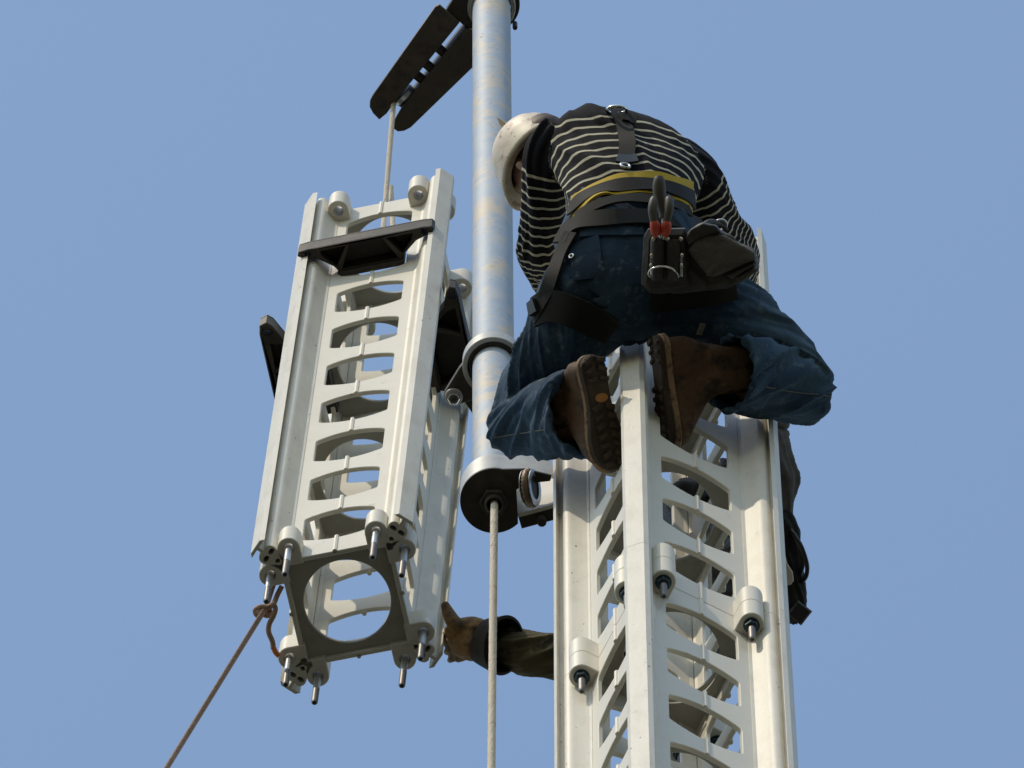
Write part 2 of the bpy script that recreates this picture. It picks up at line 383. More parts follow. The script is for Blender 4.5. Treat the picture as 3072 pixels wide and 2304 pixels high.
PM = Matrix.Translation(p1) @ Matrix.Rotation(ang, 4, 'Z')
link('cheek_plate', box('cheek_plate', 0, ln, 0, .010, .0, .21, .0015), M_white, FT, PM)
link('cheek_flange', box('cheek_flange', 0, ln, .010, .040, .0, .012, .0015), M_dsteel, FT, PM)
link('axle_stub', cyl('axle_stub', .012, -.03, .0, 12, .002), M_dsteel, FT, PM @ Matrix.Translation((.055, .028, -.002)))
shc = P(1590, 1464, (PZ(1594, 1500, foot.z) - CAM).dot(_f) - .035) - foot
def torus(name, Rm, r, n=40, k=10, twist=0):
    V, Fc = [], []
    for i in range(n):
        a = 2 * math.pi * i / n
        for j in range(k):
            b = 2 * math.pi * j / k + twist * a; rr = r * (1 + (.18 * math.cos(3 * (b - twist * a * 9)) if twist else 0))
            V.append(((Rm + rr * math.cos(b)) * math.cos(a), (Rm + rr * math.cos(b)) * math.sin(a), rr * math.sin(b)))
    for i in range(n):
        for j in range(k): Fc.append((i * k + j, ((i + 1) % n) * k + j, ((i + 1) % n) * k + (j + 1) % k, i * k + (j + 1) % k))
    return from_py(name, V, Fc, 50)
shq = (_x * .93 - _f * .30 + _u * .12).to_track_quat('Z', 'Y').to_matrix().to_4x4(); SM = Matrix.Translation(shc) @ shq
sh = link('sheave', cyl('sheave', .037, -.010, .010, 32, .002), M_dsteel, FT, SM)
link('wire_rope', torus('wire_rope', .0385, .0105, 60, 10, 1), M_wire, sh)
for s in (-1, 1): link('sheave_rim', cyl('sheave_rim', .046, -.0012, .0012, 36, .0005, .030), M_zinc, sh, Matrix.Translation((0, 0, s * .0125)))
link('hanger_wire', tube('hanger_wire', [P(1662, 1395, 30.7) - foot, P(1655, 1455, 30.65) - foot, P(1644, 1500, 30.6) - foot, P(1638, 1509, 30.6) - foot], .0036, 6), M_wire, FT)
# clamp ring with lug
zc = on_axis(1100)
cl0 = foot + pax * ((zc - foot.z) / pax.z)
CL = thing('pole_clamp', 'grey clamp ring with bolted lug gripping the gin pole at mid height', 'clamp', None, Matrix.Translation(cl0) @ GPq)
lug = PZ(1361, 1190, zc) - cl0
ring = hull(circ(0, 0, .079, 48) + circ(lug.x, lug.y, .024, 16))
link('ring', plate('ring', [circ(0, 0, .079, 56), circ(0, 0, .0665, 48)], 0, .055, .002), M_grey, CL)
link('lug', plate('lug', [hull(circ(lug.x, lug.y, .025, 16) + circ(lug.x * .42, lug.y * .42, .052, 24)), circ(0, 0, .0672, 48)], .004, .030, .002), M_dsteel, CL)
link('bush', plate('bush', [circ(0, 0, .0665, 48), circ(0, 0, .0545, 48)], .006, .05, .003), M_black, CL)
LMt = Matrix.Translation((lug.x, lug.y, 0))
link('washer', cyl('washer', .023, -.006, .004, 24, .002, .010), M_grey, CL, LMt)
bt = link('bolt', cyl('bolt', .0085, -.028, .04, 14, .002), M_dsteel, CL, LMt)
link('nut', hexnut('nut', .0165, .015, .0095), M_chrome, bt, Matrix.Translation((0, 0, -.0215)))
# jib head
zh = PY(1478, 25, PYL).z; hd0 = foot + pax * ((zh - foot.z) / pax.z)
JB = thing('pulley_jib', 'dark weathered twin-bar steel jib at the top of the gin pole', 'pulley arm', None, Matrix.Translation(hd0))
def zpoly(pp, z): return [tuple((PZ(x, y, z) - hd0)[:2]) for x, y in pp]
A = [(1306, 18), (1318, 12), (1374, 60), (1378, 66), (1184, 304), (1160, 338), (1138, 356), (1120, 338), (1109, 318), (1110, 300), (1118, 284)]
B = [(1394, 82), (1425, 92), (1455, 110), (1455, 160), (1430, 188), (1232, 380), (1212, 390), (1194, 392), (1182, 384), (1176, 372), (1192, 342), (1206, 320)]
for pl in (A, B): link('jib_bar', plate('jib_bar', [zpoly(pl, zh)], -.010, .004, .0015), M_jib, JB)
a0, a1 = PZ(1378, 66, zh) - hd0, PZ(1184, 304, zh) - hd0; b0, b1 = PZ(1394, 82, zh) - hd0, PZ(1206, 320, zh) - hd0
for q0, q1, sd in ((a0, a1, -1), (b0, b1, 1)):
    d = q1 - q0; an = math.atan2(d.y, d.x); nx = Vector((-d.y, d.x, 0)).normalized()
    link('web_plate', box('web_plate', .0, d.length, -.006, .006, .003, .075, .001), M_dsteel, JB, Matrix.Translation(q0 - nx * .007 * sd * (-1 if nx.dot(b0 - a0) < 0 else 1) * -1) @ Matrix.Rotation(an, 4, 'Z'))
for k, zz in ((.34, .02), (.53, .012), (.68, .02), (.99, .03)):
    c = (a0.lerp(a1, k) + b0.lerp(b1, k)) / 2; d = (b0.lerp(b1, k) - a0.lerp(a1, k))
    link('spacer', cyl('spacer', .014, -d.length / 2 - .004, d.length / 2 + .004, 14, .001), M_dsteel, JB, Matrix.Translation(c + Vector((0, 0, zz))) @ d.to_track_quat('Z', 'Y').to_matrix().to_4x4())
kp = .92; c = (a0.lerp(a1, kp) + b0.lerp(b1, kp)) / 2; d = (b0 - a0)
link('sheave', cyl('sheave', .036, -.008, .008, 32, .002), M_zinc, JB, Matrix.Translation(c + Vector((0, 0, .026))) @ d.to_track_quat('Z', 'Y').to_matrix().to_4x4())
CR = thing('pole_collar', 'flanged steel collar round the very top of the gin pole', 'collar', None, Matrix.Translation(hd0) @ GPq)
link('ring', plate('ring', [circ(0, 0, .080, 48), circ(0, 0, .056, 48)], .035, .06, .002), M_dsteel, CR)
link('inner_ring', plate('inner_ring', [circ(0, 0, .068, 48), circ(0, 0, .0545, 48)], .0, .034, .002), M_grey, CR)
fl = zpoly([(1338, 32), (1372, 62), (1400, 86), (1440, 96), (1455, 20), (1440, -40), (1372, -20)], zh)
link('flange', plate('flange', [fl], .006, .034, .002), M_dsteel, CR)
sb = PZ(1545, 84, zh - .02) - hd0
link('set_screw', cyl('set_screw', .007, 0, .05, 10, .001), M_dsteel, CR, Matrix.Translation(Vector((sb.x, sb.y, -.02))))

# ------------------------------------------------------------------ ropes
def rope_thing(name, label, parts):
    """parts: list of (part name, mesh in world coords, material); a single part becomes the thing itself"""
    if len(parts) == 1:
        o = link(name, parts[0][1], parts[0][2]); tag(o, label, 'rope'); return o
    t = thing(name, label, 'rope')
    for n, me, mt in parts: link(n, me, mt, t)
    return t
r0 = c + hd0 + Vector((0, 0, .03)); r0 = PZ(1181, 306, r0.z - .02)
rope_thing('hoist_rope', 'cream twisted rope from the dark jib down into the hanging mast section', [
    ('main_strand', twisted_rope('main_strand', r0, PY(1148, 712, 9.80), .0076), M_rope),
    ('tail_strand', twisted_rope('tail_strand', PY(1172, 560, 9.79), PY(1181, 726, 9.79), .0076), M_rope)])
rope_thing('haul_rope', 'cream twisted rope hanging straight down out of the gin pole foot', [
    ('haul_rope', twisted_rope('haul_rope', foot + Vector((.001, 0, .03)), Vector((foot.x - .006, foot.y, .02)), .0098, .046, 3, 8, 6), M_rope)])
def pts(l, n=6): return [P(*q) for q in catmull(l, n)]
DT = 31.02
k0 = P(797, 1824, DT); k1 = P(500, 2304, 29.7); dirn = (k1 - k0).normalized()
tail = [(846, 1758, DT), (832, 1785, DT), (820, 1812, DT - .012), (800, 1822, DT - .02), (783, 1820, DT - .02), (766, 1830, DT - .01), (772, 1846, DT + .01), (792, 1840, DT + .02), (808, 1824, DT), (818, 1812, DT - .03), (826, 1826, DT - .03), (820, 1848, DT - .03), (808, 1872, DT - .03), (806, 1896, DT - .03), (817, 1924, DT - .03), (820, 1946, DT - .03)]
V, Fc = tube_geo([P(842, 1690, DT + .02), P(815, 1768, DT), k0, k0 + dirn * 4, k0 + dirn * 45], .0070, 10)
Vk, Fk = tube_geo(pts([(772, 1828, DT - .012), (784, 1838, DT - .02), (800, 1846, DT - .014), (812, 1842, DT), (804, 1828, DT + .012), (786, 1822, DT + .012), (774, 1834, DT)]), .0075, 10)
Vl, Fl = tube_geo(pts(tail), .0068, 10)
rope_thing('tag_rope', 'brown tag rope knotted to the hanging mast section, leading away to the lower left', [
    ('line', from_py('line', V, Fc), M_tag), ('knot', from_py('knot', Vk, Fk), M_tag), ('loose_end', from_py('loose_end', Vl, Fl), M_tag),
    ('burnt_tip', tube('burnt_tip', pts([(819, 1940, DT - .03), (827, 1957, DT - .03), (838, 1968, DT - .03)]), .0070, 10), M_tagend)])

# ------------------------------------------------------------------ bodies: limbs are swept rings, merged into one skin
class Limb:
    """rings: (px, py, D, half width across, half depth[, angle]) of the photo's pixels; swept to a closed 3-D tube"""
    def __init__(s, rings, n=8, scale=1.0, capa=.6, capb=.6, seg=28, sq=2.0, tag=0, open_b=0):
        s.tag = tag
        angs = [r[5] if len(r) > 5 else None for r in rings]
        arr = np.array([r[:5] for r in rings], float)
        for i in range(len(rings)):
            if angs[i] is None:
                a, b = arr[max(i - 1, 0)], arr[min(i + 1, len(rings) - 1)]
                angs[i] = math.degrees(math.atan2(b[0] - a[0], -(b[1] - a[1])))
        for i in range(1, len(angs)):
            while angs[i] - angs[i - 1] > 90: angs[i] -= 180
            while angs[i] - angs[i - 1] < -90: angs[i] += 180
        full = catmull(np.column_stack([arr, angs]), n)
        C = [P(q[0], q[1], q[2]) for q in full]; s.C, s.W, s.Dv, s.Tn, s.rw, s.rd = [], [], [], [], [], []
        acc = 0; s.S = []
        for i, q in enumerate(full):
            t = (C[min(i + 1, len(C) - 1)] - C[max(i - 1, 0)]).normalized()
            a = R(q[5]); w = (_x * math.cos(a) - _u * math.sin(a)); d = t.cross(w).normalized(); tn = w.cross(d).normalized()
            if tn.dot(t) < 0: tn = -tn
            if i: acc += (C[i] - C[i - 1]).length
            s.C.append(C[i]); s.W.append(w); s.Dv.append(d); s.Tn.append(tn); s.rw.append(q[3] * scale); s.rd.append(q[4] * scale); s.S.append(acc)
        s.V, s.F = [], []; rows = []
        def row(c, w, d, a, b):
            rows.append([c + w * (a * math.copysign(abs(math.cos(k)) ** (2 / sq), math.cos(k))) + d * (b * math.copysign(abs(math.sin(k)) ** (2 / sq), math.sin(k))) for k in [2 * math.pi * j / seg for j in range(seg)]])
        m0 = min(s.rw[0], s.rd[0]) * capa; m1 = min(s.rw[-1], s.rd[-1]) * capb
        if capa:
            for th in (85, 65, 42, 20): row(C[0] - s.Tn[0] * (m0 * math.sin(R(th))), s.W[0], s.Dv[0], s.rw[0] * math.cos(R(th)), s.rd[0] * math.cos(R(th)))
        for i in range(len(C)): row(C[i], s.W[i], s.Dv[i], s.rw[i], s.rd[i])
        if open_b:                                             # hollow end: go back inside
            for back, k in ((0.0, .90), (open_b * .5, .86), (open_b, .80)):
                row(C[-1] - s.Tn[-1] * (back - .004), s.W[-1], s.Dv[-1], s.rw[-1] * k, s.rd[-1] * k)
        elif capb:
            for th in (20, 42, 65, 85): row(C[-1] + s.Tn[-1] * (m1 * math.sin(R(th))), s.W[-1], s.Dv[-1], s.rw[-1] * math.cos(R(th)), s.rd[-1] * math.cos(R(th)))
        for r in rows: s.V += r
        for i in range(len(rows) - 1):
            for k in range(seg): s.F.append((i * seg + k, i * seg + (k + 1) % seg, (i + 1) * seg + (k + 1) % seg, (i + 1) * seg + k))
        s.F.append(tuple(range(seg))[::-1]); s.F.append(tuple((len(rows) - 1) * seg + k for k in range(seg)))
def skin(name, limbs, voxel=.006, smooth=6, folds=0, ffreq=14, fine=0, seed=0, extra=(), twist=7):
    V, Fc = [], []
    for l in limbs:
        b = len(V); V += l.V; Fc += [tuple(b + i for i in f) for f in l.F]
    for v, f in extra:
        b = len(V); V += list(v); Fc += [tuple(b + i for i in q) for q in f]
    me = from_py('tmp', V, Fc); o = bpy.data.objects.new('tmp', me); COL.objects.link(o)
    m = o.modifiers.new('r', 'REMESH'); m.mode = 'VOXEL'; m.voxel_size = voxel
    if smooth: q = o.modifiers.new('s', 'SMOOTH'); q.factor = .5; q.iterations = smooth
    out = evaluated(o, name); bpy.data.objects.remove(o); bpy.data.meshes.remove(me)
    if folds or fine:
        n = len(out.vertices); co = np.empty(n * 3); no = np.empty(n * 3); out.vertices.foreach_get('co', co); out.vertices.foreach_get('normal', no)
        co = co.reshape(-1, 3); no = no.reshape(-1, 3); o1, o2 = Vector((seed, 0, 0)), Vector((0, seed, 4))
        if limbs: run, wh, _, ro = project(limbs, co)
        for i in range(n):
            c = Vector(co[i]); h2 = 1 - abs(noise.noise(c * (ffreq * .5) + o2)) * 2.4; w = .5 + .9 * noise.noise(c * 5 + o2)
            if limbs:                                          # long creases that wind along each limb
                an = ro[i] + run[i] * twist; q = Vector((math.cos(an) * 1.5, math.sin(an) * 1.5, run[i] * 3.2 + wh[i] * 5 + seed))
                h = 1 - abs(noise.noise(q)) * 3.0; h3 = 1 - abs(noise.noise(q * 1.9 + o1)) * 3.0
                dz = max(h, -.2) * .75 + max(h3, -.2) * .40 * max(w, 0) + max(h2, -.3) * .35 - .55
            else: dz = max(1 - abs(noise.noise(c * ffreq + o1)) * 3.2, -.2) * max(w, 0) * .7 + max(h2, -.3) * .8 - .45
            co[i] += no[i] * (folds * dz + fine * noise.noise(c * 55))
        out.vertices.foreach_set('co', co.ravel()); out.update()
    return finish(out, 180)
def project(limbs, co):
    best = np.full(len(co), 1e9); run = np.zeros(len(co)); wh = np.zeros(len(co), int); ro = np.zeros(len(co))
    for li, l in enumerate(limbs):
        m = len(l.C); Pd = np.empty((m, len(co))); CC = np.empty((m, len(co))); RO = np.empty((m, len(co)))
        for i in range(m):
            d = co - np.array(l.C[i]); a = d @ np.array(l.W[i]) / max(l.rw[i], 1e-4); b = d @ np.array(l.Dv[i]) / max(l.rd[i], 1e-4); p = d @ np.array(l.Tn[i])
            Pd[i] = p; CC[i] = a * a + b * b + (p / .022) ** 2; RO[i] = np.arctan2(b, a)
        Sx = np.array(l.S)[:, None]; Wt = np.exp(-3 * (CC - CC.min(0))); Wt /= Wt.sum(0); r = ((Sx + Pd) * Wt).sum(0); k = CC.argmin(0); ar = np.arange(len(co)); c = CC[k, ar]
        q = c < best; best[q] = c[q]; run[q] = r[q]; wh[q] = li; ro[q] = RO[k, ar][q]
    return run, wh, best, ro
def hand(wrist, fwd, side, palm, s=1.0, curl=50, spread=6, thumb=1):
    """limb geometry of a five-fingered hand; fwd along the fingers, side towards the thumb, palm out of the palm (world vectors)"""
    w = Vector(wrist); f = fwd.normalized(); t = (side - f * side.dot(f)).normalized(); p = f.cross(t) if f.cross(t).dot(palm) > 0 else t.cross(f)
    geos = []
    V, Fc = [], []
    for i, (u, hw, ht) in enumerate(((-.01, .026, .020), (.02, .032, .017), (.05, .040, .015), (.08, .043, .014), (.092, .036, .010))):
        for k in range(14):
            a = 2 * math.pi * k / 14; V.append(w + f * u * s + t * (hw * s * math.cos(a)) + p * (ht * s * math.sin(a)))
    for i in range(4):
        for k in range(14): Fc.append((i * 14 + k, i * 14 + (k + 1) % 14, (i + 1) * 14 + (k + 1) % 14, (i + 1) * 14 + k))
    Fc += [tuple(range(14))[::-1], tuple(56 + k for k in range(14))]; geos.append((V, Fc))
    for i, (off, ln, r) in enumerate(((.031, .072, .0092), (.011, .080, .0095), (-.010, .074, .0092), (-.030, .058, .0082))):
        q = w + f * .078 * s + t * off * s; d = (f + t * math.tan(R((1.2 - i) * spread))).normalized(); pp = [q]
        for fr, cu in ((.46, curl * .45), (.31, curl), (.23, curl * .7)):
            ax = d.cross(p).normalized(); d = (Matrix.Rotation(R(cu), 3, ax) @ d).normalized(); pl = q + d * ln * fr * s; pp.append(pl); q = pl
        geos.append(tube_geo(pp, [r * s, r * s * 1.0, r * s * .95, r * s * .75], 9))
    if not thumb: return geos
    q = w + f * .025 * s + t * .024 * s
    d1 = (t * .75 + f * .6 + p * .35).normalized(); d2 = (t * .35 + f * .9 + p * .4).normalized()
    geos.append(tube_geo([q, q + d1 * .038 * s, q + d1 * .038 * s + d2 * .032 * s, q + d1 * .038 * s + d2 * .056 * s], [.013 * s, .0115 * s, .0105 * s, .008 * s], 9))
    return geos
def head_geo(c, up, face, s=1.0):
    u = up.normalized(); fw = (face - u * face.dot(u)).normalized(); sd = fw.cross(u)
    prof = [(-.118, .022, .030, .030), (-.108, .042, .048, .030), (-.088, .055, .064, .022), (-.055, .064, .078, .010), (-.02, .070, .088, .002), (.02, .074, .094, -.004), (.055, .074, .095, -.006), (.085, .064, .084, -.008), (.106, .042, .056, -.008), (.115, .015, .020, -.008)]
    V, Fc = [], []; n = 20
    for z, a, b, o in prof:
        for k in range(n):
            an = 2 * math.pi * k / n; V.append(c + u * z * s + sd * (a * s * math.cos(an)) + fw * ((o + b * math.sin(an)) * s))
    for i in range(len(prof) - 1):
        for k in range(n): Fc.append((i * n + k, i * n + (k + 1) % n, (i + 1) * n + (k + 1) % n, (i + 1) * n + k))
    Fc += [tuple(range(n))[::-1], tuple((len(prof) - 1) * n + k for k in range(n))]
    out = [(V, Fc)]
    q = c + fw * .088 * s
    out.append(tube_geo([q + u * .025 * s, q + fw * .012 * s - u * .005 * s, q + fw * .02 * s - u * .022 * s, q - u * .03 * s], [.007, .010, .013, .009], 9))   # nose
    out.append(tube_geo([c + fw * .078 * s - u * .058 * s - sd * .024 * s, c + fw * .088 * s - u * .056 * s, c + fw * .078 * s - u * .058 * s + sd * .024 * s], [.005, .009, .005], 8))   # lips
    for sg in (-1, 1):
        e = c + sd * sg * .074 * s - fw * .006
        out.append(tube_geo([e + u * .026 * s, e + u * .014 * s + sd * sg * .014, e - u * .012 * s + sd * sg * .012, e - u * .028 * s], [.006, .011, .009, .006], 8))    # ears
        out.append(tube_geo([c + fw * .083 * s + u * .030 * s + sd * sg * .014, c + fw * .080 * s + u * .034 * s + sd * sg * .034, c + fw * .066 * s + u * .028 * s + sd * sg * .054], [.006, .008, .006], 8))  # brows
    return out
def bvh(mes): 
    V, Fc = [], []
    for me in mes:
        b = len(V); V += [v.co.copy() for v in me.vertices]; Fc += [tuple(b + i for i in p.vertices) for p in me.polygons]
    return BVHTree.FromPolygons(V, Fc)
def ribbon(name, P3, N3, width, thick, lift=.002):
    n = len(P3); V, Fc = [], []
    for i in range(n):
        t = (P3[min(i + 1, n - 1)] - P3[max(i - 1, 0)]).normalized(); nn = (N3[i] - t * N3[i].dot(t)).normalized(); sd = t.cross(nn)
        wv = width[i] if hasattr(width, '__len__') else width
        for a, b in ((-1, lift), (1, lift), (1, lift + thick), (-1, lift + thick)): V.append(P3[i] + sd * (a * wv / 2) + nn * b)
    for i in range(n - 1):
        for k in range(4): Fc.append((i * 4 + k, i * 4 + (k + 1) % 4, i * 4 + 4 + (k + 1) % 4, i * 4 + 4 + k))
    Fc += [(3, 2, 1, 0), tuple((n - 1) * 4 + k for k in range(4))]
    return from_py(name, V, Fc, 40)
def strap(name, tree, path, width, thick=.004, lift=.003, n=10, inset=0):
    """webbing laid on the clothing along a line of photo pixels"""
    A, N = [], []
    for q in catmull(path, n):
        d = (_f + _x * ((q[0] - 1536) / F) - _u * ((q[1] - 1152) / F)).normalized()
        h, nn, _, _ = tree.ray_cast(CAM, d)
        if h is None: continue
        if nn.dot(d) > 0: nn = -nn
        A.append(np.array(h)); N.append(np.array(nn))
    A = np.array(A); N = np.array(N)
    for _ in range(22):
        B2 = A.copy(); A[1:-1] = (B2[:-2] + 2 * B2[1:-1] + B2[2:]) / 4; B2 = N.copy(); N[1:-1] = (B2[:-2] + 2 * B2[1:-1] + B2[2:]) / 4
    return ribbon(name, [Vector(a) for a in A], [Vector(a) for a in N], width, thick, lift)
def hit(tree, px, py):
    d = (_f + _x * ((px - 1536) / F) - _u * ((py - 1152) / F)).normalized(); h, nn, _, _ = tree.ray_cast(CAM, d); return h, (-nn if nn.dot(d) > 0 else nn)

# ------------------------------------------------------------------ the man on the mast
def legs(scale=1.0, open_b=.10, bare=0):
    k = scale; e = -1 if bare else None
    return [Limb([(1880, 655, 29.47, .148, .105, 5), (1885, 740, 29.40, .172, .125, 3), (1885, 830, 29.36, .178, .135, 2), (1880, 900, 29.34, .150, .125, 0), (1880, 935, 29.36, .095, .09, 0)], scale=k),
            Limb([(1775, 855, 29.34, .110, .11), (1735, 955, 29.36, .113, .11), (1680, 1060, 29.41, .103, .10), (1612, 1170, 29.46, .090, .09), (1556, 1272, 29.48, .073, .08)], scale=k),
            Limb([(1552, 1285, 29.47, .078, .075), (1640, 1262, 29.33, .090, .08), (1700, 1249, 29.19, .098, .075), (1736, 1240, 29.09, .104, .075)][:e], scale=k, open_b=open_b, capb=0 if open_b else .6),
            Limb([(2010, 865, 29.34, .112, .11), (2115, 925, 29.35, .118, .11), (2230, 1000, 29.36, .106, .10), (2335, 1085, 29.38, .090, .09), (2428, 1168, 29.38, .072, .08)], scale=k),
            Limb([(2428, 1182, 29.38, .072, .075), (2345, 1152, 29.31, .086, .08), (2255, 1130, 29.22, .092, .075), (2190, 1120, 29.15, .095, .07)][:e], scale=k, open_b=open_b, capb=0 if open_b else .6)]
def torso(k=1.0): return Limb([(1888, 690, 29.46, .150, .100, 4), (1885, 640, 29.50, .150, .100, 4), (1882, 590, 29.55, .156, .105, 6), (1880, 545, 29.61, .168, .11, 10), (1878, 508, 29.67, .186, .11, 14), (1874, 470, 29.72, .192, .11, 17), (1866, 446, 29.77, .160, .095, 18), (1855, 434, 29.80, .105, .06, 18)], scale=k, seg=40, sq=2.3)
def armL(k=1.0): return Limb([(1690, 420, 29.74, .070, .075), (1652, 470, 29.74, .066, .07), (1636, 530, 29.75, .057, .062), (1632, 620, 29.78, .052, .057), (1626, 700, 29.82, .054, .057), (1622, 748, 29.86, .056, .056), (1638, 815, 29.96, .050, .05), (1655, 866, 30.05, .041, .042)], scale=k)
def armR(k=1.0): return Limb([(2020, 490, 29.74, .070, .075), (2088, 540, 29.76, .066, .07), (2125, 610, 29.80, .060, .060), (2158, 680, 29.86, .058, .057), (2205, 750, 29.95, .055, .055), (2222, 830, 30.05, .042, .045)], scale=k)
hU = Vector((-.51, -.278, .81)).normalized(); hF = Vector((-.35, .93, .1)); hc = P(1640, 512, 29.86) + hU * -.005
neck = Limb([(1790, 430, 29.76, .065, .065), (1720, 440, 29.80, .058, .058), (1650, 480, 29.86, .055, .055)])
person = thing('person', 'man in a striped jersey, jeans and cream hard hat squatting on the standing mast', 'person')
hL = hand(P(1648, 862, 30.04), P(1655, 885, 30.14) - P(1655, 862, 30.05), -_u - _x, _f * -1 + _x, 1.0, 62)
hR = hand(P(2222, 828, 30.05), P(2190, 850, 30.16) - P(2222, 828, 30.05), _u, -_f - _x, 1.0, 62)
link('body', skin('body', legs(.70, 0, 1) + [torso(.84), armL(.62), armR(.66), neck,
     Limb([(1690, 1248, 29.22, .04, .04), (1740, 1236, 29.13, .030, .030), (1772, 1232, 29.09, .026, .022)]), Limb([(2255, 1125, 29.22, .04, .04), (2130, 1115, 29.18, .030, .030), (2080, 1120, 29.18, .026, .022)])], .0055, 4, extra=hL + hR + head_geo(hc, hU, hF, .93)), M_skin, person)
hair = skin('hair', [], .006, 4, extra=head_geo(hc - hF.normalized() * .026 + hU * .010, hU, hF, .96)[:1]); link('hair', hair, M_hair, person)
jl = legs(); ME_jeans = skin('jeans', jl, .0048, 5, .016, 12, .0008, 3.1); link('jeans', ME_jeans, M_denim, person)
sl_ = [torso(), armL(), armR()]
ME_shirt = skin('jersey', sl_, .0048, 5, .010, 13, .0006, 8.3, twist=4)
n = len(ME_shirt.vertices); co = np.empty(n * 3); ME_shirt.vertices.foreach_get('co', co); co = co.reshape(-1, 3)
run, wh, _, ro = project(sl_, co)
wob = np.array([noise.noise(Vector(c) * 5) for c in co]) * .22
tax = (sl_[0].C[-1] - sl_[0].C[0]).normalized(); trun = (co - np.array(sl_[0].C[0])) @ np.array(tax) - .55 * np.maximum(0, np.abs((co - np.array(sl_[0].C[20])) @ np.array(_x)) - .06) ** 1.6
run = np.where(wh == 0, trun / .034, run / .0225)
plain = np.where(wh == 0, run + wob < TORSO_TOP, run + wob > 3.6).astype(float)
for nm, val in (('run', run + wob), ('plain', plain)):
    at = ME_shirt.attributes.new(nm, 'FLOAT', 'POINT'); at.data.foreach_set('value', val)
link('jersey', ME_shirt, M_stripe, person)
def loc0(pl): return [((x - 1520) / 1235, -(y - 378) / 1235) for x, y in pl]
def P_face(px, py, D):
    m = Matrix(((_x.x, _u.x, -_f.x, 0), (_x.y, _u.y, -_f.y, 0), (_x.z, _u.z, -_f.z, 0), (0, 0, 0, 1))); m.translation = P(px, py, D); return m
# hard hat
def helmet():
    V, Fc = [], []; n = 48; u = hU; fw = (hF - u * hF.dot(u)).normalized(); sd = fw.cross(u); c = hc + u * .035
    prof = [(.088, .010), (.092, .003), (.112, 0), (.1165, .004), (.1165, .014), (.112, .030), (.108, .060), (.098, .095), (.080, .124), (.052, .143), (.024, .151), (.004, .152)]
    inn = [(.004, .144), (.05, .135), (.09, .09), (.100, .05), (.098, .022), (.088, .010)]
    pr = prof + inn
    for r, z in pr:
        r *= .87; z *= .90
        for k in range(n):
            a = 2 * math.pi * k / n; peak = (1 + .16 * max(0, math.sin(a)) ** 3) if z < .015 and r > .087 else 1
            V.append(c + u * z + sd * (r * math.cos(a) * .98) + fw * (r * 1.14 * math.sin(a) * peak))
    for i in range(len(pr) - 1):
        for k in range(n): Fc.append((i * n + k, i * n + (k + 1) % n, (i + 1) * n + (k + 1) % n, (i + 1) * n + k))
    me = from_py('hard_hat', V, Fc, 50); me.materials.append(M_helmet); me.materials.append(M_inhelm)
    for p in me.polygons:
        if p.index >= (len(prof) - 1) * n: p.material_index = 1
    V2, F2 = [], []
    for rr, z in ((.096, .030), (.084, .026), (.082, .034), (.097, .040)):
        rr *= .87; z *= .9
        for k in range(n): a = 2 * math.pi * k / n; V2.append(c + u * z + sd * (rr * math.cos(a)) + fw * (rr * 1.12 * math.sin(a)))
    for i in range(4):
        for k in range(n): F2.append((i * n + k, i * n + (k + 1) % n, ((i + 1) % 4) * n + (k + 1) % n, ((i + 1) % 4) * n + k))
    return me, from_py('head_band', V2, F2)
hm, hb = helmet(); hh = link('hard_hat', hm, None, person); link('head_band', hb, M_inhelm, hh)

link('side_clip', plate('side_clip', [loc0([(1490, 352), (1504, 357), (1548, 386), (1552, 402), (1516, 398), (1499, 374)])], -.006, .006, .002), M_helmet, hh, P_face(1520, 378, 29.93))
